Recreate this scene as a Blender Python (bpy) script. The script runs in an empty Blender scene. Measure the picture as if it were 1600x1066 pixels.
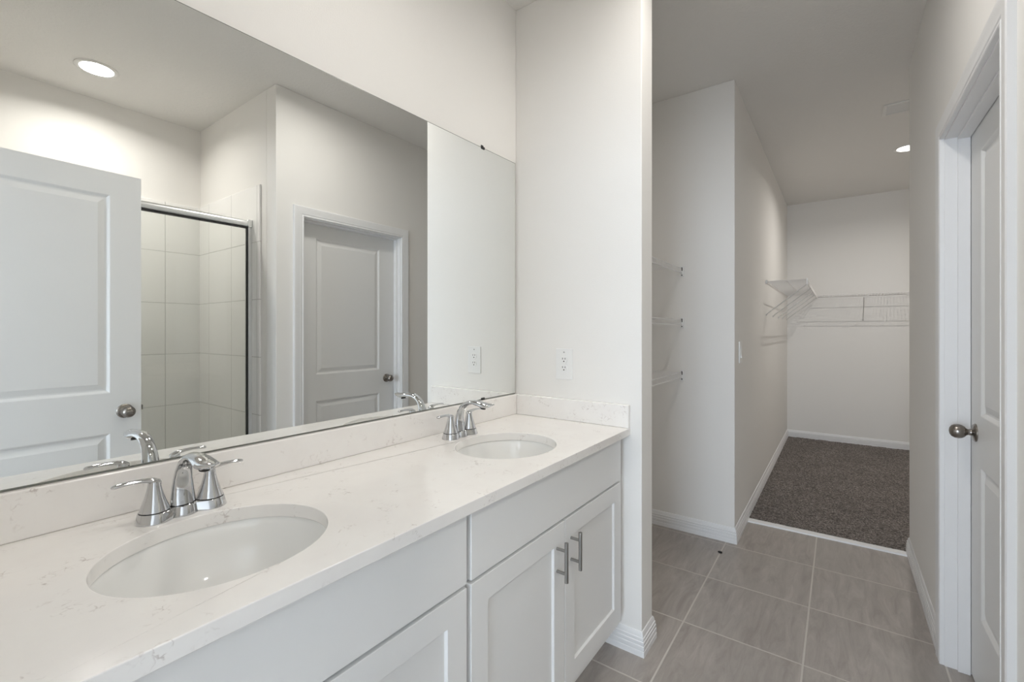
import bpy, bmesh, math, random
from mathutils import Vector, Matrix
C = bpy.context.collection
sc = bpy.context.scene
R = math.radians
H = 2.847                       # ceiling height

# ------------------------------------------------------------------ camera, sky, exposure
cam = bpy.data.cameras.new('camera'); camo = bpy.data.objects.new('camera', cam); C.objects.link(camo)
camo.location = (1.2644, 0.0, 1.30)
camo.rotation_euler = (R(90), 0, R(35.928))
cam.sensor_width = 36; cam.lens = 705.69 * 36 / 1600
cam.shift_y = -15.14 / 1600
cam.clip_start = 0.01
sc.camera = camo

world = bpy.data.worlds.new('sky'); sc.world = world; world.use_nodes = True
wb = world.node_tree.nodes['Background']
wb.inputs['Color'].default_value = (0.74, 0.86, 1.0, 1)
wb.inputs['Strength'].default_value = 18.0
LAMP_SHOWER, LAMP_VANITY, LAMP_ADDED_FILL, LAMP_CLOSET = 9.4, 3.1, 6.8, 14.0      # watts of each recessed lamp; the third is an added fill
LAMP_COLOR = (1.0, 0.96, 0.905)

sc.view_settings.view_transform = 'Standard'; sc.view_settings.look = 'None'
sc.view_settings.gamma = 1.0; sc.view_settings.use_curve_mapping = False
sc.view_settings.exposure = -0.02
cy = sc.cycles
cy.max_bounces = 14; cy.diffuse_bounces = 8; cy.glossy_bounces = 8; cy.transparent_max_bounces = 12; cy.transmission_bounces = 8
cy.caustics_reflective = True; cy.caustics_refractive = True
cy.use_denoising = True
cy.sample_clamp_indirect = 60.0

# ------------------------------------------------------------------ materials
def mat(name, color, rough=0.5, metal=0.0, spec=0.5, coat=0.0):
    m = bpy.data.materials.new(name); m.use_nodes = True
    b = m.node_tree.nodes['Principled BSDF']
    b.inputs['Base Color'].default_value = (*color, 1)
    b.inputs['Roughness'].default_value = rough
    b.inputs['Metallic'].default_value = metal
    b.inputs['Specular IOR Level'].default_value = spec
    b.inputs['Coat Weight'].default_value = coat
    b.inputs['Coat Roughness'].default_value = 0.05
    return m
def nd(m, t, **kw):
    n = m.node_tree.nodes.new(t)
    for k, v in kw.items():
        if hasattr(n, k): setattr(n, k, v)
        else: n.inputs[k].default_value = v
    return n
def lk(m, a, b): m.node_tree.links.new(a, b)
def bsdf(m): return m.node_tree.nodes['Principled BSDF']
def position(m, scale=(1, 1, 1), rot=(0, 0, 0), loc=(0, 0, 0)):
    g = nd(m, 'ShaderNodeNewGeometry'); mp = nd(m, 'ShaderNodeMapping')
    mp.inputs['Scale'].default_value = scale; mp.inputs['Rotation'].default_value = rot; mp.inputs['Location'].default_value = loc
    lk(m, g.outputs['Position'], mp.inputs['Vector']); return mp.outputs['Vector']
def math_node(m, op, a, b=None, c=None):
    n = nd(m, 'ShaderNodeMath', operation=op)
    for i, v in enumerate((a, b, c)):
        if v is None: continue
        if isinstance(v, (int, float)): n.inputs[i].default_value = v
        else: lk(m, v, n.inputs[i])
    return n.outputs[0]
def mixc(m, fac, a, b):
    n = nd(m, 'ShaderNodeMix', data_type='RGBA')
    for i, v in ((0, fac), (6, a), (7, b)):
        if isinstance(v, tuple): n.inputs[i].default_value = (*v, 1)
        elif isinstance(v, (int, float)): n.inputs[i].default_value = v
        else: lk(m, v, n.inputs[i])
    return n.outputs[2]
def ramp(m, fac, stops):
    n = nd(m, 'ShaderNodeValToRGB'); e = n.color_ramp.elements
    e[0].position, e[1].position = stops[0][0], stops[-1][0]
    for i, (p, c) in enumerate(stops):
        el = e[0] if i == 0 else (e[len(e) - 1] if i == len(stops) - 1 else e.new(p))
        el.position = p; el.color = (c, c, c, 1) if isinstance(c, (int, float)) else (*c, 1)
    lk(m, fac, n.inputs[0]); return n.outputs[0]
def noise(m, vec, scale, detail=2.0, rough=0.5, dist=0.0):
    n = nd(m, 'ShaderNodeTexNoise'); n.inputs['Scale'].default_value = scale; n.inputs['Detail'].default_value = detail
    n.inputs['Roughness'].default_value = rough; n.inputs['Distortion'].default_value = dist
    lk(m, vec, n.inputs['Vector']); return n.outputs['Fac']
def bump(m, h, strength, dist=0.001):
    n = nd(m, 'ShaderNodeBump'); n.inputs['Strength'].default_value = strength; n.inputs['Distance'].default_value = dist
    lk(m, h, n.inputs['Height']); lk(m, n.outputs[0], bsdf(m).inputs['Normal'])

M = {}
m = M['wall'] = mat('wall_paint', (0.84, 0.825, 0.80), 0.75, spec=0.3)
bump(m, noise(m, position(m), 230, 3, 0.6), 0.35, 0.0012)
m = M['ceiling'] = mat('ceiling_paint', (0.81, 0.795, 0.77), 0.9, spec=0.2)
bump(m, ramp(m, noise(m, position(m), 60, 3, 0.6), ((0.42, 0.0), (0.62, 1.0))), 0.4, 0.002)
m = M['trim'] = mat('trim_paint', (0.83, 0.83, 0.835), 0.35, spec=0.45)
m = M['door'] = mat('door_paint', (0.79, 0.79, 0.785), 0.42, spec=0.45)
bump(m, noise(m, position(m, (60, 60, 6)), 5, 3), 0.06, 0.001)
m = M['cabinet'] = mat('cabinet_paint', (0.80, 0.80, 0.795), 0.38, spec=0.45)
m = M['cabinet_inside'] = mat('cabinet_frame', (0.72, 0.72, 0.715), 0.5)
# quartz: warm white with faint clouds and sparse grey-mauve flecks
m = M['quartz'] = mat('quartz', (0.84, 0.82, 0.79), 0.16, spec=0.5)
v = position(m)
cloud = ramp(m, noise(m, v, 9, 4, 0.6, 0.6), ((0.35, 0.0), (0.75, 1.0)))
patch = ramp(m, noise(m, position(m, loc=(3.1, 1.7, 0.4)), 17, 2, 0.5, 0.4), ((0.57, 0.0), (0.69, 1.0)))
vein = nd(m, 'ShaderNodeTexVoronoi', feature='DISTANCE_TO_EDGE'); vein.inputs['Scale'].default_value = 62
warp = nd(m, 'ShaderNodeVectorMath', operation='MULTIPLY_ADD'); wn = nd(m, 'ShaderNodeTexNoise'); wn.inputs['Scale'].default_value = 60
lk(m, v, wn.inputs['Vector']); lk(m, wn.outputs['Color'], warp.inputs[0]); warp.inputs[1].default_value = (0.02, 0.02, 0.02); lk(m, v, warp.inputs[2])
lk(m, warp.outputs[0], vein.inputs['Vector'])
line = ramp(m, vein.outputs['Distance'], ((0.0, 1.0), (0.09, 0.0)))
fleck = math_node(m, 'MULTIPLY', math_node(m, 'MULTIPLY', line, patch), ramp(m, noise(m, v, 90, 2), ((0.45, 0.0), (0.62, 1.0))))
c1 = mixc(m, math_node(m, 'MULTIPLY', cloud, 0.5), (0.88, 0.86, 0.835), (0.82, 0.785, 0.765))
lk(m, mixc(m, math_node(m, 'MULTIPLY', fleck, 0.64), c1, (0.42, 0.36, 0.33)), bsdf(m).inputs['Base Color'])
M['porcelain'] = mat('porcelain', (0.84, 0.84, 0.825), 0.08, spec=0.5, coat=0.3)
M['chrome'] = mat('chrome', (0.60, 0.605, 0.615), 0.05, 1.0)
M['seam'] = mat('dark_seam', (0.02, 0.02, 0.02), 0.5)
M['steel'] = mat('brushed_steel', (0.36, 0.355, 0.34), 0.34, 1.0)
M['nickel'] = mat('antique_nickel', (0.30, 0.275, 0.25), 0.27, 1.0)
M['mirror'] = mat('mirror_silver', (0.90, 0.915, 0.905), 0.0, 1.0)
M['mirror_edge'] = mat('mirror_edge', (0.20, 0.21, 0.19), 0.3, 0.4)
M['aluminium'] = mat('polished_aluminium', (0.82, 0.83, 0.83), 0.30, 1.0)
M['gasket'] = mat('black_gasket', (0.025, 0.025, 0.025), 0.5)
M['plastic'] = mat('white_plastic', (0.83, 0.83, 0.82), 0.3)
M['slot'] = mat('slot_dark', (0.06, 0.05, 0.045), 0.6)
M['wire'] = mat('white_wire_coating', (0.80, 0.79, 0.78), 0.4)
M['brace'] = mat('brace_coating', (0.62, 0.61, 0.60), 0.45)
M['crumb'] = mat('black_crumb', (0.008, 0.008, 0.008), 0.6)
M['trim_ring'] = mat('lamp_ring', (0.80, 0.79, 0.77), 0.45)
# floor tiles 450 mm, stack bond
TX0, TY0, TSX, TSY, GW = 0.6992, 2.0882, 0.4503, 0.4533, 0.0036
m = M['tile'] = mat('floor_tile', (0.3, 0.27, 0.25), 0.36, spec=0.45)
g = nd(m, 'ShaderNodeNewGeometry'); sx = nd(m, 'ShaderNodeSeparateXYZ'); lk(m, g.outputs['Position'], sx.inputs[0])
def cell(o, o0, s):
    t = math_node(m, 'DIVIDE', math_node(m, 'SUBTRACT', o, o0), s)
    fr = math_node(m, 'FRACT', t); d = math_node(m, 'MULTIPLY', math_node(m, 'MINIMUM', fr, math_node(m, 'SUBTRACT', 1.0, fr)), s)
    return math_node(m, 'FLOOR', t), d
ix, dx = cell(sx.outputs[0], TX0, TSX); iy, dy = cell(sx.outputs[1], TY0, TSY)
dd = math_node(m, 'MINIMUM', dx, dy)
grout = ramp(m, math_node(m, 'DIVIDE', dd, 0.01), ((GW / 0.01 * 0.8, 1.0), (GW / 0.01 * 1.15, 0.0)))
cid = nd(m, 'ShaderNodeCombineXYZ'); lk(m, ix, cid.inputs[0]); lk(m, iy, cid.inputs[1])
wn = nd(m, 'ShaderNodeTexWhiteNoise', noise_dimensions='3D'); lk(m, cid.outputs[0], wn.inputs['Vector'])
off = nd(m, 'ShaderNodeVectorMath', operation='MULTIPLY_ADD'); lk(m, wn.outputs['Color'], off.inputs[0]); off.inputs[1].default_value = (9, 9, 9)
lk(m, g.outputs['Position'], off.inputs[2])
st = nd(m, 'ShaderNodeMapping'); st.inputs['Rotation'].default_value = (0, 0, R(-14)); st.inputs['Scale'].default_value = (9.0, 1.6, 1)
lk(m, off.outputs[0], st.inputs['Vector'])
streak = ramp(m, noise(m, st.outputs[0], 2.6, 6, 0.68, 0.8), ((0.32, 0.0), (0.70, 1.0)))
blotch = ramp(m, noise(m, off.outputs[0], 3.2, 4, 0.6), ((0.30, 0.0), (0.70, 1.0)))
fine = noise(m, off.outputs[0], 120, 3, 0.7)
tc = mixc(m, streak, (0.285, 0.252, 0.230), (0.49, 0.447, 0.418))
tc = mixc(m, math_node(m, 'MULTIPLY', blotch, 0.55), tc, (0.35, 0.33, 0.305))
tc = mixc(m, math_node(m, 'MULTIPLY', fine, 0.25), tc, (0.36, 0.33, 0.30))
lk(m, mixc(m, grout, tc, (0.56, 0.53, 0.49)), bsdf(m).inputs['Base Color'])
lk(m, math_node(m, 'MULTIPLY_ADD', grout, 0.4, 0.34), bsdf(m).inputs['Roughness'])
bump(m, math_node(m, 'SUBTRACT', math_node(m, 'MULTIPLY', streak, 0.12), grout), 0.35, 0.002)
# carpet pile
m = M['carpet'] = mat('carpet', (0.1, 0.09, 0.085), 1.0, spec=0.05)
v = position(m)
vo = nd(m, 'ShaderNodeTexVoronoi'); vo.inputs['Scale'].default_value = 150; lk(m, v, vo.inputs['Vector'])
sp = nd(m, 'ShaderNodeSeparateColor'); lk(m, vo.outputs['Color'], sp.inputs[0])
big = noise(m, v, 4, 3, 0.6)
f = math_node(m, 'ADD', math_node(m, 'MULTIPLY', sp.outputs[0], 0.75), math_node(m, 'MULTIPLY', big, 0.3))
lk(m, ramp(m, f, ((0.12, (0.042, 0.035, 0.031)), (0.45, (0.135, 0.113, 0.102)), (0.75, (0.27, 0.235, 0.215)), (1.0, (0.50, 0.45, 0.41)))), bsdf(m).inputs['Base Color'])
bump(m, math_node(m, 'ADD', sp.outputs[1], noise(m, v, 300, 2)), 0.9, 0.006)
bsdf(m).inputs['Sheen Weight'].default_value = 0.2
# shower wall tiles
m = M['shower_tile'] = mat('shower_tile', (0.88, 0.875, 0.86), 0.18, spec=0.5)
g = nd(m, 'ShaderNodeNewGeometry'); sx = nd(m, 'ShaderNodeSeparateXYZ'); lk(m, g.outputs['Position'], sx.inputs[0])
def joint(o, o0, s):
    fr = math_node(m, 'FRACT', math_node(m, 'DIVIDE', math_node(m, 'SUBTRACT', o, o0), s))
    return math_node(m, 'MULTIPLY', math_node(m, 'MINIMUM', fr, math_node(m, 'SUBTRACT', 1.0, fr)), s)
dz = joint(sx.outputs[2], 1.132, 0.376); dyy = joint(sx.outputs[1], 1.188, 0.376); dxx = joint(sx.outputs[0], 2.194, 0.376)
sn = nd(m, 'ShaderNodeSeparateXYZ'); lk(m, g.outputs['Normal'], sn.inputs[0])
isx = math_node(m, 'GREATER_THAN', math_node(m, 'ABSOLUTE', sn.outputs[0]), 0.5)
dv = math_node(m, 'ADD', math_node(m, 'MULTIPLY', isx, dyy), math_node(m, 'MULTIPLY', math_node(m, 'SUBTRACT', 1.0, isx), dxx))
jl = ramp(m, math_node(m, 'DIVIDE', math_node(m, 'MINIMUM', dz, dv), 0.01), ((0.10, 1.0), (0.28, 0.0)))
lk(m, mixc(m, jl, (0.88, 0.875, 0.86), (0.58, 0.575, 0.56)), bsdf(m).inputs['Base Color'])
bump(m, math_node(m, 'SUBTRACT', 1.0, jl), 0.5, 0.003)
# thin clear shower glass: mostly straight-through with a Fresnel reflection
m = M['glass'] = bpy.data.materials.new('shower_glass'); m.use_nodes = True
nt = m.node_tree; nt.nodes.remove(nt.nodes['Principled BSDF'])
tr = nt.nodes.new('ShaderNodeBsdfTransparent'); tr.inputs[0].default_value = (0.965, 0.972, 0.96, 1)
gl = nt.nodes.new('ShaderNodeBsdfGlossy'); gl.inputs['Roughness'].default_value = 0.0
fr = nt.nodes.new('ShaderNodeFresnel'); fr.inputs[0].default_value = 1.45
mx = nt.nodes.new('ShaderNodeMixShader')
nt.links.new(fr.outputs[0], mx.inputs[0]); nt.links.new(tr.outputs[0], mx.inputs[1]); nt.links.new(gl.outputs[0], mx.inputs[2])
nt.links.new(mx.outputs[0], nt.nodes['Material Output'].inputs[0])
def lamp_mat(name, strength):
    m = bpy.data.materials.new(name); m.use_nodes = True; nt = m.node_tree
    nt.nodes.remove(nt.nodes['Principled BSDF']); e = nt.nodes.new('ShaderNodeEmission')
    e.inputs[0].default_value = (*LAMP_COLOR, 1); e.inputs[1].default_value = strength
    nt.links.new(e.outputs[0], nt.nodes['Material Output'].inputs[0]); return m

# ------------------------------------------------------------------ mesh helpers
def box(bm, x0, x1, y0, y1, z0, z1):
    vs = [bm.verts.new(p) for p in ((x0, y0, z0), (x1, y0, z0), (x1, y1, z0), (x0, y1, z0), (x0, y0, z1), (x1, y0, z1), (x1, y1, z1), (x0, y1, z1))]
    for f in ((3, 2, 1, 0), (4, 5, 6, 7), (0, 1, 5, 4), (1, 2, 6, 5), (2, 3, 7, 6), (3, 0, 4, 7)): bm.faces.new([vs[i] for i in f])
def BM(*boxes):
    bm = bmesh.new()
    for b in boxes: box(bm, *b)
    return bm
def rings(bm, rs, closed=True, cap=True):
    """skin a list of point rings"""
    vr = [[bm.verts.new(p) for p in r] for r in rs]
    n = len(vr[0])
    for a, b in zip(vr, vr[1:]):
        for i in range(n if closed else n - 1):
            bm.faces.new((a[i], a[(i + 1) % n], b[(i + 1) % n], b[i]))
    if cap:
        bm.faces.new(vr[0][::-1]); bm.faces.new(vr[-1])
def lathe(bm, prof, origin=(0, 0, 0), axis='Z', n=40, sign=1):
    """prof: (radius, distance along axis)"""
    o = Vector(origin); rs = []
    for r, h in prof:
        r = max(r, 1e-5); ring = []
        for i in range(n):
            a = 2 * math.pi * i / n; c, s = r * math.cos(a), r * math.sin(a)
            p = {'Z': (c, s, h * sign), 'X': (h * sign, c, s), 'Y': (s, h * sign, c)}[axis]
            ring.append(o + Vector(p))
        rs.append(ring)
    rings(bm, rs)
def tube(bm, pts, r, n=6, cap=True):
    pts = [Vector(p) for p in pts]; rs = []
    rr = r if isinstance(r, (list, tuple)) else [r] * len(pts)
    for i, p in enumerate(pts):
        t = (pts[min(i + 1, len(pts) - 1)] - pts[max(i - 1, 0)]).normalized()
        ref = Vector((0, 0, 1)) if abs(t.z) < 0.9 else Vector((1, 0, 0))
        a = t.cross(ref).normalized(); b = t.cross(a)
        rs.append([p + (a * math.cos(2 * math.pi * k / n) + b * math.sin(2 * math.pi * k / n)) * rr[i] for k in range(n)])
    rings(bm, rs, cap=cap)
def obj(name, bm, material, parent=None, smooth=None, bevel=0.0, seg=2, loc=None, cent=True):
    """link one mesh object; geometry is given in world space (or in the parent's space when parent carries 'local')"""
    bmesh.ops.recalc_face_normals(bm, faces=bm.faces[:])
    me = bpy.data.meshes.new(name)
    base = Vector((0, 0, 0))
    if parent is not None and not parent.get('_local'): base = -wloc(parent)
    if parent is None and cent:
        if loc is None:
            xs = [v.co for v in bm.verts]
            lo = Vector((min(c.x for c in xs), min(c.y for c in xs), min(c.z for c in xs))); hi = Vector((max(c.x for c in xs), max(c.y for c in xs), max(c.z for c in xs)))
            loc = Vector(((lo.x + hi.x) / 2, (lo.y + hi.y) / 2, lo.z))
        base = -Vector(loc)
    bmesh.ops.translate(bm, verts=bm.verts[:], vec=base)
    bm.to_mesh(me); bm.free()
    o = bpy.data.objects.new(name, me); C.objects.link(o)
    if isinstance(material, (list, tuple)):
        for q in material: me.materials.append(q)
    else: me.materials.append(material)
    if parent is None and cent: o.location = loc
    if parent is not None: o.parent = parent
    if bevel:
        b = o.modifiers.new('edge', 'BEVEL'); b.width = bevel; b.segments = seg; b.limit_method = 'ANGLE'; b.angle_limit = R(40); b.harden_normals = smooth is not None
    if smooth is not None:
        for p in me.polygons: p.use_smooth = True
        me.set_sharp_from_angle(angle=R(smooth))
    return o
def wloc(o):
    l = o.location.copy()
    while o.parent: o = o.parent; l += o.location
    return l
def thing(name, label, cat, loc=(0, 0, 0), group=None, local=False, kind=None):
    o = bpy.data.objects.new(name, None); C.objects.link(o); o.location = loc; o.empty_display_size = 0.05
    o['label'] = label; o['category'] = cat
    if group: o['group'] = group
    if kind: o['kind'] = kind
    if local: o['_local'] = 1
    return o
def tag(o, label, cat, group=None, kind=None):
    o['label'] = label; o['category'] = cat
    if group: o['group'] = group
    if kind: o['kind'] = kind
    return o
def struct(name, bm, material, label=None, cat=None, **kw):
    o = obj(name, bm, material, **kw); o['kind'] = 'structure'
    if label: o['label'] = label; o['category'] = cat or name.split('_')[0]
    return o
def copy_tree(o, parent=None):
    c = o.copy(); C.objects.link(c)
    if parent is not None: c.parent = parent
    for ch in list(o.children): copy_tree(ch, c)
    return c
def plan_sweep(bm, path, prof):
    """sweep a (offset, height) profile along a floor-plan polyline; the offset goes to the right-hand side of travel; mitred corners"""
    P = [Vector(p) for p in path]; rs = []
    for i, p in enumerate(P):
        d0 = (P[i] - P[i - 1]).normalized() if i else None
        d1 = (P[i + 1] - P[i]).normalized() if i < len(P) - 1 else None
        n0 = Vector((d0.y, -d0.x)) if d0 else None; n1 = Vector((d1.y, -d1.x)) if d1 else None
        if n0 is None: k = n1
        elif n1 is None: k = n0
        else: k = (n0 + n1); k = k / (k.dot(n0))
        rs.append([Vector((p.x + k.x * o, p.y + k.y * o, h)) for o, h in prof])
    rings(bm, rs)
def panel_slab(bm, W, Hh, T, panels, prof, mapf, both=True):
    """slab u 0..W, v 0..Hh, w 0 (front) .. -T (back) with rectangular panels (u0,u1,v0,v1) whose rim follows prof (inset, depth)"""
    us = sorted({0, W, *[p[0] for p in panels], *[p[1] for p in panels]}); vs = sorted({0, Hh, *[p[2] for p in panels], *[p[3] for p in panels]})
    cache = {}
    def V(u, v, w):
        k = (round(u, 5), round(v, 5), round(w, 5))
        if k not in cache: cache[k] = bm.verts.new(mapf(u, v, w))
        return cache[k]
    for side, w0, s in ((0, 0.0, -1), (1, -T, 1)):
        for i in range(len(us) - 1):
            for j in range(len(vs) - 1):
                q = (us[i], us[i + 1], vs[j], vs[j + 1])
                inside = any(abs(q[0] - p[0]) < 1e-6 and abs(q[1] - p[1]) < 1e-6 and abs(q[2] - p[2]) < 1e-6 and abs(q[3] - p[3]) < 1e-6 for p in panels)
                if inside and (side == 0 or both):
                    prev = None
                    for ins, dep in prof:
                        r = [V(q[0] + ins, q[2] + ins, w0 + s * dep), V(q[1] - ins, q[2] + ins, w0 + s * dep), V(q[1] - ins, q[3] - ins, w0 + s * dep), V(q[0] + ins, q[3] - ins, w0 + s * dep)]
                        if prev:
                            for k in range(4): bm.faces.new((prev[k], prev[(k + 1) % 4], r[(k + 1) % 4], r[k]))
                        prev = r
                    bm.faces.new(prev)
                else:
                    bm.faces.new((V(q[0], q[2], w0), V(q[1], q[2], w0), V(q[1], q[3], w0), V(q[0], q[3], w0)))
    for i in range(len(us) - 1):
        for v in (0, Hh): bm.faces.new((V(us[i], v, 0), V(us[i + 1], v, 0), V(us[i + 1], v, -T), V(us[i], v, -T)))
    for j in range(len(vs) - 1):
        for u in (0, W): bm.faces.new((V(u, vs[j], 0), V(u, vs[j + 1], 0), V(u, vs[j + 1], -T), V(u, vs[j], -T)))

# ------------------------------------------------------------------ layout numbers (metres)
YE, TW, XW = 1.774, 0.125, 0.622          # stub wall at the end of the vanity
XR = 1.5963                               # right-hand wall
YS, XS = 1.4186, 2.7557                   # shower end wall, shower back wall
YL, XL, YB = 3.044, 0.7452, 6.492         # linen nook wall, closet side wall, closet back wall
YR = 3.5015                               # far end of the right-hand wall
YF = -0.06                                # entry wall
DO0, DO1 = 1.594, 2.411                   # right door opening (inner casing edges)
DZ = 2.050
XC1 = 2.75
DX0, DX1 = 0.63, 1.46                     # entry doorway

# ------------------------------------------------------------------ room shell
struct('floor', BM((-1.6, XS + 0.1, -4.3, 3.47, -0.1, 0.0)), M['tile'], 'grey beige square floor tiles with pale grout')
struct('ceiling', BM((-1.6, XS + 0.12, -4.3, YB + 0.1, H, H + 0.1)), M['ceiling'], 'matte off-white textured ceiling')
struct('wall_left', BM((-0.1, 0, YF - 0.11, YL, 0, H)), M['wall'], 'off-white wall behind the big mirror')
struct('wall_end', BM((0, XW, YE, YE + TW, 0, H)), M['wall'], 'short white stub wall at the far end of the vanity', bevel=0.004, seg=3)
bm = bmesh.new()
box(bm, -0.1, XL, YL, YL + 0.12, 0, H); box(bm, XL - 0.12, XL, YL + 0.1, YB, 0, H)
bm.free()
bm = bmesh.new(); pts = [(-0.1, YL), (XL, YL), (XL, YB), (XL - 0.12, YB), (XL - 0.12, YL + 0.12), (-0.1, YL + 0.12)]
rings(bm, [[Vector((x, y, 0)) for x, y in pts], [Vector((x, y, H)) for x, y in pts]])
struct('wall_closet', bm, M['wall'], 'white wall corner between linen nook and carpeted closet', bevel=0.004, seg=3)
struct('wall_back', BM((XL - 0.12, XC1 + 0.1, YB, YB + 0.1, 0, H)), M['wall'], 'closet back wall behind the wire shelf')
struct('wall_closet_right', BM((XC1, XC1 + 0.1, YR, YB, 0, H)), M['wall'], 'closet right wall')
# right-hand wall: one piece with the door opening, the shower return and the closet return
pts = [(YS, 0), (DO0 - 0.012, 0), (DO0 - 0.012, DZ + 0.012), (DO1 + 0.012, DZ + 0.012), (DO1 + 0.012, 0), (YR, 0), (YR, H), (YS, H)]
bm = bmesh.new(); rings(bm, [[Vector((x, y, z)) for y, z in pts] for x in (XR, XR + 0.118)])
struct('wall_right', bm, M['wall'], 'white wall with the closed panel door', bevel=0.003)
struct('wall_shower', BM((XR + 0.118, XS, YS, YS + 0.12, 0, H)), M['wall'], 'wall at the tiled end of the shower')
struct('wall_shower_back', BM((XS, XS + 0.1, YF - 0.11, YR - 0.1, 0, H)), M['wall'], 'wall behind the shower')
struct('wall_closet_front', BM((XR + 0.118, XC1 + 0.1, YR - 0.115, YR, 0, H)), M['wall'], 'closet wall beside the entry')
# entry wall with the open doorway the picture is taken from
bm = BM((0, DX0, YF - 0.11, YF, 0, H), (DX1, XS, YF - 0.11, YF, 0, H), (DX0, DX1, YF - 0.11, YF, 2.055, H))
struct('wall_entry', bm, M['wall'], 'entry wall with the open doorway')
struct('trim_1', BM((DX0, DX0 + 0.018, YF - 0.11, YF, 0, 2.055), (DX1 - 0.004, DX1, YF - 0.11, YF, 0, 2.055), (DX0 + 0.018, DX1 - 0.004, YF - 0.11, YF, 2.04, 2.055)), M['trim'], 'white jamb of the entry doorway')
# bedroom beyond the doorway, lit by its window
struct('wall_bedroom_left', BM((-1.6, -1.5, -4.2, YF - 0.11, 0, H)), M['wall'])
struct('wall_bedroom_right', BM((XS, XS + 0.1, -4.2, YF - 0.11, 0, H)), M['wall'])
struct('wall_bedroom_near', BM((-1.5, -0.1, YF - 0.11, YF, 0, H)), M['wall'])
wx0, wx1, wz0, wz1 = -0.35, 2.25, 0.5, 2.25
bm = BM((-1.6, wx0, -4.3, -4.2, 0, H), (wx1, XS + 0.1, -4.3, -4.2, 0, H), (wx0, wx1, -4.3, -4.2, 0, wz0), (wx0, wx1, -4.3, -4.2, wz1, H))
struct('wall_bedroom_far', bm, M['wall'], 'bedroom wall with a wide window')
bm = BM((wx0, wx1, -4.28, -4.23, wz0, wz0 + 0.05), (wx0, wx1, -4.28, -4.23, wz1 - 0.05, wz1))
for x in (wx0, 0.49, 1.36, wx1 - 0.05): box(bm, x, x + 0.05, -4.28, -4.23, wz0 + 0.05, wz1 - 0.05)
box(bm, wx0 + 0.05, wx1 - 0.05, -4.275, -4.235, 1.36, 1.40)
struct('window_1', bm, M['trim'], 'bedroom window frame', 'window')
pl = bpy.data.lights.new('window_portal', 'AREA'); pl.shape = 'RECTANGLE'; pl.size = wx1 - wx0; pl.size_y = wz1 - wz0; pl.cycles.is_portal = True
po = bpy.data.objects.new('window_portal', pl); C.objects.link(po); po.location = ((wx0 + wx1) / 2, -4.31, (wz0 + wz1) / 2); po.rotation_euler = (R(90), 0, 0)

# carpet of the closet, threshold strip
bm = bmesh.new(); nx, ny = 110, 160; grid = []
random.seed(4)
for i in range(nx + 1):
    row = []
    for j in range(ny + 1):
        row.append(bm.verts.new((XL + (XC1 - XL) * i / nx, 3.49 + (YB - 3.49) * j / ny, 0.012 + random.uniform(-0.0035, 0.0035))))
    grid.append(row)
for i in range(nx):
    for j in range(ny): bm.faces.new((grid[i][j], grid[i + 1][j], grid[i + 1][j + 1], grid[i][j + 1]))
o = obj('carpet', bm, M['carpet'], smooth=180); tag(o, 'dark grey-brown flecked carpet covering the closet floor', 'carpet', kind='stuff')
struct('floor_closet', BM((XL - 0.1, XC1 + 0.1, 3.47, YB + 0.1, -0.1, 0.0)), M['cabinet_inside'])
bm = bmesh.new()
rings(bm, [[Vector((x, 3.436 + dy, 0)), Vector((x, 3.440 + dy, 0.009)), Vector((x, 3.480 + dy, 0.012)), Vector((x, 3.492 + dy, 0.010)), Vector((x, 3.492 + dy, 0))] for x, dy in ((XL + 0.006, 0.0), (XR - 0.005, 0.008))])
struct('trim_2', bm, M['trim'], 'white threshold strip between floor tiles and carpet')

# baseboards
BB = [(0, 0), (0.0150, 0), (0.0150, 0.022), (0.0130, 0.0235), (0.0140, 0.026), (0.0140, 0.042), (0.0118, 0.0435), (0.0128, 0.046), (0.0128, 0.058), (0.0100, 0.0600), (0.0108, 0.0625), (0.0108, 0.072), (0.0078, 0.0745), (0.0065, 0.085), (0.003, 0.093), (0, 0.094)]
bm = bmesh.new(); plan_sweep(bm, [(0.472, YE), (XW, YE), (XW, YE + TW), (0.002, YE + TW)], [(o_, z) for o_, z in BB])
struct('baseboard_end', bm, M['trim'], 'stepped white baseboard wrapping the stub wall', smooth=30)
bm = bmesh.new(); plan_sweep(bm, [(0.002, YL), (XL, YL), (XL, YB - 0.001), (XC1, YB - 0.001)], BB)
struct('baseboard_left', bm, M['trim'], 'white baseboard from linen nook around the closet', smooth=30)
bm = bmesh.new(); plan_sweep(bm, [(XR + 0.1, YR), (XR, YR), (XR, DO1 + 0.0675)], BB)
struct('baseboard_right', bm, M['trim'], 'white baseboard beside the closed door', smooth=30)
bm = bmesh.new(); plan_sweep(bm, [(XR, DO0 - 0.0675), (XR, YS), (XR + 0.17, YS)], BB)
struct('baseboard_shower', bm, M['trim'], 'white baseboard by the shower corner', smooth=30)

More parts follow.
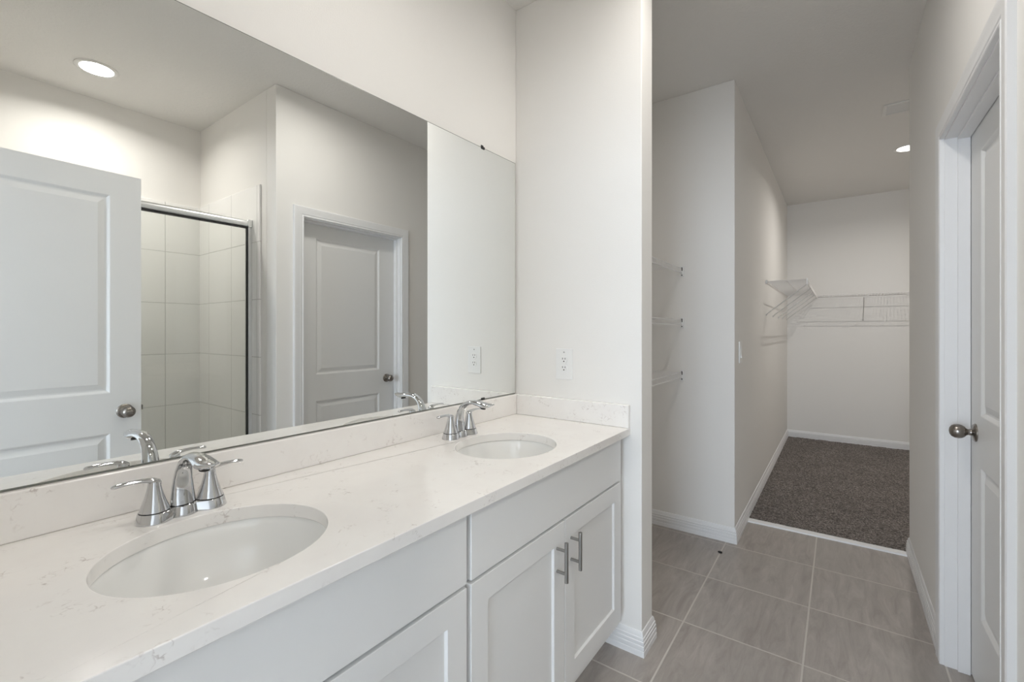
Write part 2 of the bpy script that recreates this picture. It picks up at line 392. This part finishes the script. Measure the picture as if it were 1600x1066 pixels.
# ------------------------------------------------------------------ closed panel door in the right-hand wall
CP = [(0, 0), (0, 0.0135), (0.003, 0.0155), (0.008, 0.0155), (0.010, 0.0125), (0.014, 0.0125), (0.018, 0.0155), (0.040, 0.0160), (0.048, 0.018), (0.062, 0.0185), (0.0674, 0.016), (0.0674, 0)]
def casing(bm, X, y0, y1, zt, sgn):
    rs = []
    for (y, z, dy, dz) in ((y0, 0, -1, 0), (y0, zt, -1, 1), (y1, zt, 1, 1), (y1, 0, 1, 0)):
        rs.append([Vector((X + sgn * p, y + w * dy, z + w * dz)) for w, p in CP])
    rings(bm, rs)
bm = bmesh.new(); casing(bm, XR, DO0, DO1, DZ, -1)
struct('trim_3', bm, M['trim'], 'white stepped casing around the closed door', smooth=25)
XD = 1.668
bm = BM((XR - 0.001, XR + 0.118, DO0 - 0.011, DO0 + 0.006, 0, DZ), (XR - 0.001, XR + 0.118, DO1 - 0.006, DO1 + 0.011, 0, DZ), (XR - 0.001, XR + 0.118, DO0 + 0.006, DO1 - 0.006, DZ - 0.006, DZ + 0.011),
        (XD - 0.037, XD - 0.002, DO0 + 0.006, DO0 + 0.017, 0, DZ - 0.006), (XD - 0.037, XD - 0.002, DO1 - 0.017, DO1 - 0.006, 0, DZ - 0.006), (XD - 0.037, XD - 0.002, DO0 + 0.017, DO1 - 0.017, DZ - 0.017, DZ - 0.006))
struct('trim_4', bm, M['trim'], 'white jamb and stop of the closed door', bevel=0.0012)
DP = [(0, 0), (0.003, 0.0015), (0.012, 0.0100), (0.017, 0.0105), (0.020, 0.0100), (0.043, 0.0025)]
def knob(bm, x, y, z, s):
    lathe(bm, [(0.0325, 0), (0.0325, 0.004), (0.029, 0.008), (0.020, 0.010), (0.0125, 0.013), (0.0105, 0.020), (0.0125, 0.025), (0.019, 0.030), (0.0245, 0.038), (0.0265, 0.047), (0.0250, 0.057), (0.0200, 0.065), (0.0120, 0.070), (0.004, 0.0718), (0, 0.072)], (x, y, z), 'X', 36, s)
d1 = thing('door_1', 'closed white two-panel door with knob in the right-hand wall', 'door', (XD, (DO0 + DO1) / 2, 0.0), kind='structure')
y0, y1 = DO0 + 0.009, DO1 - 0.009
bm = bmesh.new(); zb = 0.012
panel_slab(bm, y1 - y0, DZ - 0.010 - zb, 0.035, [(0.124, 0.655, 0.280 - zb, 0.818 - zb), (0.124, 0.655, 1.000 - zb, 1.940 - zb)], DP, lambda u, v, w: (XD - w, y0 + u, zb + v))
obj('slab', bm, M['door'], d1)
bm = bmesh.new(); knob(bm, XD, 2.325, 0.930, -1); kb = obj('door_knob', bm, M['nickel'], d1, smooth=40); kb['label'] = 'egg-shaped antique nickel knob'

# ------------------------------------------------------------------ entry door leaf, standing open beside the camera (seen in the mirror)
LW = 0.762; ang = math.atan2(0.030, 0.765)
e0 = Vector((1.4415, YF + 0.012, 0)); eu = Vector((math.sin(ang), math.cos(ang), 0)); en = Vector((math.cos(ang), -math.sin(ang), 0))
d2 = thing('door_2', 'white two-panel entry door standing open, seen in the mirror', 'door', tuple(e0), kind='structure')
bm = bmesh.new()
panel_slab(bm, LW, 2.034 - zb, 0.035, [(0.115, LW - 0.115, 0.225 - zb, 0.830 - zb), (0.115, LW - 0.115, 1.015 - zb, 1.928 - zb)], DP, lambda u, v, w: tuple(e0 + eu * u - en * w + Vector((0, 0, zb + v))))
obj('slab', bm, M['door'], d2)
kp = e0 + eu * (LW - 0.062); bm = bmesh.new(); knob(bm, 0, 0, 0, -1)
bmesh.ops.transform(bm, matrix=Matrix.Translation((kp.x, kp.y, 0.926)) @ Matrix.Rotation(-ang, 4, 'Z'), verts=bm.verts[:])
kb = obj('door_knob', bm, M['nickel'], d2, smooth=40); kb['label'] = 'egg-shaped antique nickel knob'
lp = e0 + eu * LW + en * 0.0175; bm = BM((lp.x - 0.008, lp.x + 0.008, lp.y, lp.y + 0.010, 0.922, 0.944)); obj('latch', bm, M['nickel'], d2)
bm = bmesh.new()
for z in (0.2, 1.05, 1.85): tube(bm, [e0 + en * 0.035 + Vector((0.006, -0.004, z - 0.045)), e0 + en * 0.035 + Vector((0.006, -0.004, z + 0.045))], 0.006, 10)
obj('hinge', bm, M['nickel'], d2)

# ------------------------------------------------------------------ ceiling lamps and vent
def downlight(x, y, watts, spread, label, size=0.152):
    t = thing('ceiling_downlight', label, 'ceiling light', (x, y, H), 'recessed round ceiling downlights')
    bm = bmesh.new(); lathe(bm, [(0.076, 0.0), (0.100, 0.0), (0.101, -0.003), (0.097, -0.007), (0.086, -0.009), (0.0765, -0.0045), (0.076, -0.001)], (x, y, H), 'Z', 56)
    obj('trim_ring', bm, M['trim_ring'], t, smooth=40)
    bm = bmesh.new(); lathe(bm, [(0.0, -0.0005), (0.0755, -0.0005), (0.0755, -0.004), (0, -0.004)], (x, y, H), 'Z', 48)
    l = obj('lens', bm, M['lens'], t); l['label'] = 'bright glowing round lens'
    la = bpy.data.lights.new('lamp', 'AREA'); la.shape = 'DISK'; la.size = size; la.energy = watts; la.color = LAMP_COLOR; la.spread = R(spread)
    lo = bpy.data.objects.new('lamp', la); C.objects.link(lo); lo.parent = t; lo.location = (0, 0, -0.0055)
    return t
M['lens'] = lamp_mat('lamp_lens', 6.0)
downlight(2.285, 0.718, LAMP_SHOWER, 156, 'round recessed downlight above the shower, shining in the mirror')
downlight(0.56, 0.70, LAMP_VANITY, 150, 'round recessed downlight in the ceiling close to the mirror wall')
downlight(1.00, 1.54, LAMP_ADDED_FILL, 172, 'added unseen fill downlight in the middle of the bathroom ceiling')  # fill lamp added out of view to brighten the right wall and stub end
downlight(1.736, 5.035, LAMP_CLOSET, 160, 'round recessed downlight in the closet ceiling, half hidden by the wall', 0.035)
vt = thing('ceiling_vent', 'white slatted air vent in the ceiling near the closet light', 'vent', (1.69, 4.085, H))
bm = BM((1.512, 1.532, 3.99, 4.18, H - 0.010, H), (1.848, 1.868, 3.99, 4.18, H - 0.010, H), (1.532, 1.848, 3.99, 4.010, H - 0.010, H), (1.532, 1.848, 4.160, 4.18, H - 0.010, H))
obj('frame', bm, M['trim_ring'], vt, bevel=0.003)
bm = bmesh.new()
for k in range(8):
    y = 4.020 + k * 0.019
    rings(bm, [[Vector((x, y, H - 0.001)), Vector((x, y + 0.012, H - 0.010)), Vector((x, y + 0.0135, H - 0.0095)), Vector((x, y + 0.0015, H - 0.0005))] for x in (1.532, 1.848)])
obj('slats', bm, M['trim_ring'], vt)

# ------------------------------------------------------------------ mirror
mr = thing('wall_mirror', 'huge frameless mirror filling the wall above the vanity', 'mirror', (0, 0.9, 1.0015))
def quad_plate(bm, x0, x1, y0, y1, zb, zt0, zt1):
    rings(bm, [[Vector((x, y0, zb)), Vector((x, y1, zb)), Vector((x, y1, zt1)), Vector((x, y0, zt0))] for x in (x0, x1)])
mz0, mz1 = 2.066, 2.105
bm = bmesh.new(); quad_plate(bm, 0.0015, 0.0062, -0.05, 1.7615, 1.0055, mz0 - 0.0015, mz1 - 0.0015); obj('mirror_glass', bm, M['mirror'], mr)
bm = bmesh.new(); quad_plate(bm, 0.0008, 0.0052, -0.051, 1.7640, 1.0015, mz0 + 0.0012, mz1 + 0.0012); rim = obj('edge', bm, M['mirror_edge'], mr); rim['label'] = 'thin dark edge line of the mirror'
for lab_, (z0, z1, z2, z3) in (('small dark clip on the top edge', (2.094, 2.104, 2.094, 2.112)), ('small dark clip on the bottom edge', (1.0012, 1.011, 1.0012, 1.006))):
    bm = BM((0.0005, 0.0095, 1.510, 1.530, z0, z1), (0.0005, 0.004, 1.513, 1.527, z2, z3)); cl = obj('clip', bm, M['seam'], mr, bevel=0.001); cl['label'] = lab_

# ------------------------------------------------------------------ countertop with two oval cut-outs and splashes
ZC, XF = 0.9066, 0.5756
SINKS = ((0.326, 0.3692), (0.326, 1.2618)); SA, SB = 0.168, 0.1876
bm = bmesh.new()
def loop_edges(pts):
    vs = [bm.verts.new(p) for p in pts]; return [bm.edges.new((vs[i], vs[(i + 1) % len(vs)])) for i in range(len(vs))]
es = loop_edges([(0.0, YF + 0.005, ZC), (XF, YF + 0.005, ZC), (XF, YE, ZC), (0.0, YE, ZC)])
for cx_, cy_ in SINKS:
    es += loop_edges([(cx_ + SA * math.cos(2 * math.pi * i / 96), cy_ + SB * math.sin(2 * math.pi * i / 96), ZC) for i in range(96)])
fl = bmesh.ops.triangle_fill(bm, use_beauty=True, use_dissolve=False, edges=es)
fs = [g_ for g_ in fl['geom'] if isinstance(g_, bmesh.types.BMFace)]
for f_ in list(fs):                       # drop anything that closed a cut-out
    c_ = f_.calc_center_median()
    if any(((c_.x - a) / SA) ** 2 + ((c_.y - b) / SB) ** 2 < 0.97 for a, b in SINKS): fs.remove(f_); bm.faces.remove(f_)
ex = bmesh.ops.extrude_face_region(bm, geom=fs)
bmesh.ops.translate(bm, verts=[g_ for g_ in ex['geom'] if isinstance(g_, bmesh.types.BMVert)], vec=(0, 0, -0.030))
tag(obj('vanity_countertop', bm, M['quartz'], bevel=0.0022, seg=2, smooth=40), 'long white quartz countertop with two oval cut-outs over the cabinets', 'countertop')
tag(obj('backsplash', BM((0.0, 0.020, YF + 0.005, YE, ZC + 0.0002, 1.0005)), M['quartz'], bevel=0.0032, seg=3), 'long white quartz backsplash strip below the mirror', 'backsplash')
tag(obj('side_splash', BM((0.0202, XF - 0.001, YE - 0.020, YE - 0.0002, ZC + 0.0002, 1.0005)), M['quartz'], bevel=0.0032, seg=3), 'short white quartz side splash on the stub wall under the outlet', 'backsplash')

# ------------------------------------------------------------------ undermount sinks
def make_sink(loc, label):
    t = thing('undermount_sink', label, 'sink', loc, 'oval undermount sinks', local=True)
    bm = bmesh.new(); n = 72
    a0, b0, dep = SA + 0.004, SB + 0.004, 0.142
    prof = [(1.10, 0.0), (1.0, 0.0), (0.985, -0.006), (0.965, -0.020), (0.935, -0.045), (0.88, -0.075), (0.79, -0.102), (0.66, -0.122), (0.48, -0.134), (0.30, -0.139), (0.135, -dep)]
    inner = [[Vector((a0 * k * math.cos(2 * math.pi * i / n), b0 * k * math.sin(2 * math.pi * i / n), z)) for i in range(n)] for k, z in prof]
    outer = [[Vector((a0 * (k + 0.05) * math.cos(2 * math.pi * i / n), b0 * (k + 0.05) * math.sin(2 * math.pi * i / n), z - 0.012)) for i in range(n)] for k, z in prof[::-1]]
    outer[-1] = [Vector((p.x * 1.10 / 1.15, p.y * 1.10 / 1.15, -0.012)) for p in outer[-1]]
    vr = [[bm.verts.new(p) for p in r] for r in inner + outer]
    for q in range(len(vr)):
        a, b = vr[q], vr[(q + 1) % len(vr)]
        for i in range(n): bm.faces.new((a[i], a[(i + 1) % n], b[(i + 1) % n], b[i]))
    obj('bowl', bm, M['porcelain'], t, smooth=50)
    bm = bmesh.new(); lathe(bm, [(0.0, -0.150), (0.0225, -0.150), (0.0225, -0.141), (0.0205, -0.139), (0.0175, -0.1395), (0.0170, -0.1405), (0.0145, -0.1375), (0.008, -0.1355), (0, -0.135)], (0, 0, 0), 'Z', 32)
    dr = obj('drain', bm, M['chrome'], t, smooth=40); dr['label'] = 'chrome pop-up drain'
    return t
make_sink((SINKS[0][0], SINKS[0][1], ZC - 0.0305), 'oval white sink bowl beneath the nearer faucet')
make_sink((SINKS[1][0], SINKS[1][1], ZC - 0.0305), 'oval white sink bowl beneath the faucet by the outlet wall')

# ------------------------------------------------------------------ centreset faucets (local: x towards the sink, y along the counter)
def make_faucet(loc, label):
    t = thing('faucet', label, 'faucet', loc, 'chrome two-handle faucets', local=True)
    def outline(s, z):                     # waisted base outline: two discs and a centre boss
        pts = []
        n = 120
        for i in range(n):
            a = 2 * math.pi * i / n; d = Vector((math.cos(a), math.sin(a)))
            best = 0
            for cy_, r in ((-0.051, 0.0325 * s), (0.051, 0.0325 * s), (0.0, 0.0285 * s)):
                b = d.y * cy_; disc = b * b - (cy_ * cy_ - r * r)
                if disc >= 0: best = max(best, b + math.sqrt(disc))
            best = max(best, min(0.016 * s / max(abs(d.x), 1e-4), 0.05))
            pts.append(Vector((d.x * best, d.y * best, z)))
        return pts
    bm = bmesh.new(); rings(bm, [outline(1.0, 0.0), outline(1.0, 0.002), outline(0.93, 0.009), outline(0.86, 0.0195), outline(0.84, 0.0205)])
    obj('base_plate', bm, M['chrome'], t, smooth=35)
    for s in (-1, 1):
        bm = bmesh.new()
        lathe(bm, [(0.0255, 0.0205), (0.0255, 0.0222), (0.0262, 0.0225), (0.0240, 0.0300), (0.0200, 0.0420), (0.0160, 0.0560), (0.0128, 0.0700), (0.0112, 0.0800), (0.0112, 0.0835), (0.0100, 0.0862), (0.0, 0.0868)], (0, s * 0.051, 0), 'Z', 40)
        for v_ in bm.verts: v_.co.z = 0.0205 + (v_.co.z - 0.0205) * 0.93
        h = obj('handle', bm, M['chrome'], t, smooth=50)
        bm = bmesh.new(); lathe(bm, [(0.0, 0.0206), (0.0263, 0.0206), (0.0263, 0.0224), (0, 0.0224)], (0, s * 0.051, 0), 'Z', 40)
        q = obj('seam', bm, M['seam'], t); q.parent = h
        # lever: thin leaf bending over the cone and out to the side
        bm = bmesh.new(); rs = []
        path = [(-0.010, 0.0838, 0.0085, 0.0042), (0.000, 0.0880, 0.0108, 0.0052), (0.012, 0.0906, 0.0100, 0.0046), (0.028, 0.0925, 0.0088, 0.0036), (0.046, 0.0932, 0.0080, 0.0032), (0.062, 0.0928, 0.0076, 0.0032), (0.076, 0.0918, 0.0074, 0.0036), (0.082, 0.0912, 0.0068, 0.0036), (0.0855, 0.0909, 0.0046, 0.0026), (0.0870, 0.0908, 0.0020, 0.0012)]
        for y_, z_, w_, th in path:
            rs.append([Vector((w_ * math.cos(a), s * (0.051 + (y_ * 0.80 if y_ > 0 else y_)), z_ - 0.0048 + 1.15 * th * math.sin(a))) for a in [2 * math.pi * k / 16 for k in range(16)]])
        rings(bm, rs); q = obj('lever', bm, M['chrome'], t, smooth=60); q.parent = h
    # spout: broad column that narrows, arcs over and widens into a leaf-shaped tip
    path = [(0.000, 0.0200, 0.0235, 0.0190), (-0.002, 0.0350, 0.0225, 0.0175), (-0.003, 0.0550, 0.0205, 0.0155), (-0.002, 0.0750, 0.0180, 0.0138), (0.003, 0.0930, 0.0160, 0.0122), (0.013, 0.1090, 0.0148, 0.0108), (0.030, 0.1225, 0.0146, 0.0096), (0.052, 0.1300, 0.0154, 0.0092),
            (0.075, 0.1315, 0.0172, 0.0098), (0.097, 0.1285, 0.0196, 0.0115), (0.114, 0.1248, 0.0212, 0.0125), (0.129, 0.1248, 0.0205, 0.0108), (0.143, 0.1275, 0.0172, 0.0076), (0.154, 0.1303, 0.0112, 0.0044), (0.161, 0.1320, 0.0040, 0.0018)]
    bm = bmesh.new(); rs = []; P = [Vector((p[0], 0, p[1])) for p in path]
    for i, p in enumerate(path):
        tg = (P[min(i + 1, len(P) - 1)] - P[max(i - 1, 0)]).normalized(); nrm = Vector((-tg.z, 0, tg.x))
        rs.append([P[i] + Vector((0, p[2] * math.cos(a), 0)) + nrm * (p[3] * (math.sin(a) if math.sin(a) > 0 else 0.75 * math.sin(a))) for a in [2 * math.pi * k / 28 for k in range(28)]])
    rings(bm, rs); sp_ = obj('spout', bm, M['chrome'], t, smooth=60)
    bm = bmesh.new(); lathe(bm, [(0, 0), (0.0098, 0), (0.0098, 0.006), (0, 0.006)], (0, 0, 0), 'Z', 24)
    bmesh.ops.transform(bm, matrix=Matrix.Translation((0.111, 0, 0.1125)) @ Matrix.Rotation(R(10), 4, 'Y'), verts=bm.verts[:])
    q = obj('aerator', bm, M['seam'], t); q.parent = sp_
    return t
make_faucet((0.112, 0.375, ZC), 'chrome two-handle arched faucet over the nearer oval sink')
make_faucet((0.110, 1.261, ZC), 'chrome two-handle arched faucet at the sink by the outlet wall')

# ------------------------------------------------------------------ vanity cabinets
XB, XFr = 0.535, 0.555
SHP = [(0, 0), (0.0022, 0.0085)]
def shaker(bm, y0, y1, z0, z1, r=0.064):
    panel_slab(bm, y1 - y0, z1 - z0, XFr - XB - 0.001, [(r, y1 - y0 - r, r, z1 - z0 - r)], SHP, lambda u, v, w: (XFr + w, y0 + u, z0 + v), both=False)
def pull(bm, y, z0, z1):
    tube(bm, [(XFr + 0.034, y, z0), (XFr + 0.034, y, z1)], 0.006, 20)
    for z in (z0 + 0.026, z1 - 0.026): tube(bm, [(XFr - 0.0005, y, z), (XFr + 0.034, y, z)], 0.0048, 16)
def cabinet(y0, y1, yb0, yb1, mid, label):
    """y0..y1 carcass, yb0..yb1 door span"""
    t = thing('vanity_cabinet', label, 'cabinet', (0.27, (y0 + y1) / 2, 0), 'white shaker vanity cabinets')
    bm = BM((0.004, XB, y0, y1, 0.105, 0.115), (0.004, XB, y0, y0 + 0.016, 0.115, 0.876), (0.004, XB, y1 - 0.016, y1, 0.115, 0.876), (0.004, 0.014, y0 + 0.016, y1 - 0.016, 0.115, 0.876),
            (XB - 0.019, XB, y0 + 0.016, y1 - 0.016, 0.115, 0.165), (XB - 0.019, XB, y0 + 0.016, y1 - 0.016, 0.675, 0.725), (XB - 0.019, XB, y0 + 0.016, y1 - 0.016, 0.835, 0.876),
            (XB - 0.019, XB, y0 + 0.016, y0 + 0.05, 0.165, 0.675), (XB - 0.019, XB, y1 - 0.05, y1 - 0.016, 0.165, 0.675), (XB - 0.019, XB, mid - 0.03, mid + 0.03, 0.165, 0.675))
    obj('carcass', bm, M['cabinet'], t)
    obj('toe_kick', BM((0.004, 0.470, y0, y1, 0.0, 0.105)), M['cabinet'], t)
    obj('drawer_front', BM((XB + 0.001, XFr, yb0, yb1, 0.7050, 0.8700)), M['cabinet'], t, bevel=0.0016)
    for a, b, hy in ((yb0, mid - 0.002, mid - 0.050), (mid + 0.002, yb1, mid + 0.041)):
        bm = bmesh.new(); shaker(bm, a, b, 0.150, 0.6960); d = obj('door', bm, M['cabinet'], t, bevel=0.0012)
        bm = bmesh.new(); pull(bm, hy, 0.530, 0.652); h = obj('handle', bm, M['steel'], t, smooth=50); h.parent = d; h['label'] = 'brushed steel bar handle'
    return t
cabinet(0.8075, YE - 0.002, 0.814, 1.723, 1.2665, 'white shaker vanity cabinet with two bar handles, next to the stub wall')
cabinet(YF + 0.006, 0.8055, YF + 0.05, 0.798, 0.372, 'white shaker vanity cabinet beneath the nearer sink')

# ------------------------------------------------------------------ outlet and switch
ot = thing('wall_outlet', 'white duplex outlet plate on the stub wall above the side splash', 'outlet', (0.270, YE, 1.1536))
ox, oz = 0.270, 1.1536
obj('cover_plate', BM((ox - 0.0425, ox + 0.0425, YE - 0.006, YE - 0.0002, oz - 0.0688, oz + 0.0688)), M['plastic'], ot, bevel=0.0025, seg=3)
for zc_ in (oz + 0.0200, oz - 0.0180):
    bm = bmesh.new(); n = 40
    def face_ring(r, y): return [Vector((ox + r * math.cos(a), y, zc_ + max(-0.0142, min(0.0142, r * math.sin(a))))) for a in [2 * math.pi * i / n for i in range(n)]]
    rings(bm, [face_ring(0.0172, YE - 0.0055), face_ring(0.0172, YE - 0.0072), face_ring(0.0164, YE - 0.0080)])
    rc = obj('receptacle', bm, M['plastic'], ot, smooth=30)
    bm = BM((ox - 0.0078, ox - 0.0048, YE - 0.0084, YE - 0.0078, zc_ + 0.0005, zc_ + 0.0085), (ox + 0.0048, ox + 0.0078, YE - 0.0084, YE - 0.0078, zc_ + 0.0010, zc_ + 0.0080))
    lathe(bm, [(0.0, -0.0078), (0.0030, -0.0078), (0.0030, -0.0084), (0, -0.0084)], (ox, YE, zc_ - 0.0075), 'Y', 16)
    q = obj('slot', bm, M['slot'], ot); q.parent = rc
for z_ in (oz + 0.0530, oz + 0.001):
    bm = bmesh.new(); lathe(bm, [(0.0, -0.0058), (0.0034, -0.0058), (0.0034, -0.0068), (0.0022, -0.0074), (0, -0.0075)], (ox, YE, z_), 'Y', 16); obj('screw', bm, M['steel'] if z_ > oz + 0.01 else M['plastic'], ot)
sw = thing('light_switch', 'white rocker light switch on the closet side wall', 'switch', (XL, 3.222, 1.165))
obj('cover_plate', BM((XL + 0.0002, XL + 0.007, 3.178, 3.266, 1.097, 1.234)), M['plastic'], sw, bevel=0.002)
bm = bmesh.new(); rings(bm, [[Vector((XL + 0.0065, y, 1.130)), Vector((XL + 0.0135, y, 1.130)), Vector((XL + 0.0085, y, 1.165)), Vector((XL + 0.0098, y, 1.200)), Vector((XL + 0.0065, y, 1.200))] for y in (3.205, 3.239)])
obj('rocker', bm, M['plastic'], sw, bevel=0.0006)

# ------------------------------------------------------------------ wire shelves
def wire_deck(bm, P, L, D, step=0.0254, lip=0.042, n=5):
    """P(u, v, z) maps along, out from wall, up"""
    k = int(L / step)
    for i in range(k + 1):
        u = min(L - 0.002, 0.002 + i * step)
        tube(bm, [P(u, 0.006, 0.0), P(u, D - 0.004, 0.0), P(u, D, -0.006), P(u, D, -lip)], 0.0016, n)
    for v_, z in ((0.008, -0.003), (D * 0.5, -0.003), (D - 0.003, -0.003), (D + 0.0005, -lip)):
        tube(bm, [P(0, v_, z), P(L, v_, z)], 0.0030, 6)
def brace(bm, P, u, D, z_drop, lip=0.042):
    q = [P(u, D - 0.004, -lip + 0.004), P(u, D - 0.012, -lip - 0.006), P(u, 0.022, -z_drop + 0.018), P(u, 0.006, -z_drop)]
    tube(bm, q, 0.0043, 8)
    tube(bm, [P(u, 0.0005, -z_drop), P(u, 0.007, -z_drop)], 0.009, 14)
# closet: side wall
ZS = 1.735
P1 = lambda u, v, z: Vector((XL + v, 4.470 + u, ZS + z))
s1 = thing('wire_shelf', 'white wire closet shelf along the side wall, held by five braces', 'shelf', (XL, 4.47, ZS), 'closet wire shelves')
bm = bmesh.new(); wire_deck(bm, P1, 2.015, 0.305); obj('wire_deck', bm, M['wire'], s1)
for y in (4.495, 4.985, 5.475, 5.885, 6.400): bm = bmesh.new(); brace(bm, P1, y - 4.470, 0.305, 0.290); obj('brace', bm, M['brace'], s1)
obj('end_cap', BM((XL + 0.299, XL + 0.309, 4.458, 4.470, ZS - 0.048, ZS + 0.006)), M['plastic'], s1, bevel=0.002)
obj('wall_bracket', BM((XL + 0.0005, XL + 0.016, 4.462, 4.478, ZS - 0.022, ZS + 0.010)), M['brace'], s1, bevel=0.002)
# closet: back wall
ZS2 = 1.712
P2 = lambda u, v, z: Vector((1.062 + u, YB - v, ZS2 + z))
s2 = thing('wire_shelf', 'white wire closet shelf across the back wall', 'shelf', (1.06, YB, ZS2), 'closet wire shelves')
bm = bmesh.new(); wire_deck(bm, P2, 1.68, 0.305); obj('wire_deck', bm, M['wire'], s2)
for x in (1.482, 2.20): bm = bmesh.new(); brace(bm, P2, x - 1.062, 0.305, 0.285); obj('brace', bm, M['brace'], s2)
for x in (1.16, 1.52, 1.86): obj('wall_clip', BM((x, x + 0.014, YB - 0.012, YB - 0.0005, ZS2 - 0.018, ZS2 + 0.008)), M['plastic'], s2)
# linen nook: three shelves
for z, lab in ((1.712, 'topmost of three white wire linen shelves in the nook'), (1.378, 'middle of three white wire linen shelves in the nook'), (1.035, 'lowest of three white wire linen shelves in the nook')):
    Y0 = YE + TW + 0.004; LL = YL - 0.004 - Y0
    P3 = lambda u, v, zz, z=z, Y0=Y0: Vector((0.002 + v, Y0 + u, z + zz))
    s = thing('wire_shelf', lab, 'shelf', (0.002, YL, z), 'linen nook wire shelves')
    bm = bmesh.new(); wire_deck(bm, P3, LL, 0.431, lip=0.034); obj('wire_deck', bm, M['wire'], s)
    for yy in (YL, YE + TW):
        sg = -1 if yy == YL else 1
        ya, yb_ = sorted((yy + sg * 0.0005, yy + sg * 0.012))
        b_ = obj('end_bracket', BM((0.424, 0.446, ya, yb_, z - 0.056, z + 0.012)), M['plastic'], s, bevel=0.003)
        y1_, y2_ = sorted((yy + sg * 0.0118, yy + sg * 0.0132))
        for dz0, dz1 in ((-0.018, 0.004), (-0.050, -0.043)):
            q = obj('slot', BM((0.430, 0.438, y1_, y2_, z + dz0, z + dz1)), M['slot'], s); q.parent = b_

# ------------------------------------------------------------------ shower, seen in the mirror
tag(obj('shower_wall_panel', BM((1.784, XS - 0.0125, YS - 0.012, YS - 0.0005, 0.10, 2.253)), M['shower_tile'], bevel=0.003), 'narrower white tiled shower wall panel at the end, meeting the door jamb, seen in the mirror', 'shower wall', 'tiled shower wall panels')
tag(obj('shower_wall_panel', BM((XS - 0.012, XS - 0.0005, YF + 0.001, YS - 0.0005, 0.10, 2.250)), M['shower_tile'], bevel=0.003), 'wide white tiled shower wall panel behind the glass, seen in the mirror', 'shower wall', 'tiled shower wall panels')
bp = thing('shower_pan', 'white shower pan with raised curb under the glass doors', 'shower base', (2.3, 0.68, 0))
obj('basin', BM((1.961, XS - 0.0005, YF + 0.001, YS - 0.0005, 0.0, 0.05)), M['porcelain'], bp, bevel=0.006)
obj('curb', BM((1.86, 1.96, YF + 0.001, YS - 0.0005, 0.0, 0.098)), M['porcelain'], bp, bevel=0.006)
se = thing('shower_enclosure', 'clear glass sliding shower doors with polished rail, reflected in the mirror', 'shower door', (1.915, YS, 0.098))
YG = YS - 0.012
bm = bmesh.new(); n = 20
rings(bm, [[Vector((1.915 - 0.020 - 0.014 * max(0, math.cos(a)) + (0.03 if math.cos(a) < 0 else 0), y, 2.008 + 0.022 * math.sin(a))) for a in [2 * math.pi * i / n for i in range(n)]] for y in (YF + 0.002, YG - 0.024)])
obj('header_rail', bm, M['aluminium'], se, smooth=40)
obj('header_end', BM((1.878, 1.932, YG - 0.026, YG - 0.0002, 1.984, 2.033)), M['aluminium'], se, bevel=0.003)
obj('jamb', BM((1.886, 1.926, YG - 0.022, YG - 0.0002, 0.099, 1.984)), M['aluminium'], se, bevel=0.002)
obj('gasket', BM((1.896, 1.910, YG - 0.032, YG - 0.022, 0.099, 1.984), (1.896, 1.910, YF + 0.002, YG - 0.032, 1.976, 1.985)), M['gasket'], se)
obj('bottom_track', BM((1.886, 1.936, YF + 0.002, YG - 0.022, 0.098, 0.118)), M['aluminium'], se, bevel=0.002)
obj('glass_panel', BM((1.898, 1.904, 0.64, YG - 0.034, 0.119, 1.976)), M['glass'], se)
obj('glass_panel', BM((1.920, 1.926, YF + 0.006, 0.72, 0.119, 1.986)), M['glass'], se)

# ------------------------------------------------------------------ tiny dark crumb on the floor
bm = bmesh.new(); bmesh.ops.create_icosphere(bm, subdivisions=2, radius=0.011)
random.seed(2)
for v_ in bm.verts: v_.co = Vector((v_.co.x * 1.15, v_.co.y, v_.co.z * 0.45)) * random.uniform(0.85, 1.15)
bmesh.ops.translate(bm, verts=bm.verts[:], vec=(0.698, 2.862, 0.0045))
tag(obj('crumb', bm, M['crumb'], smooth=60), 'tiny black crumb on the tile joint near the closet corner', 'crumb')

for o_ in bpy.data.objects:
    if '_local' in o_: del o_['_local']
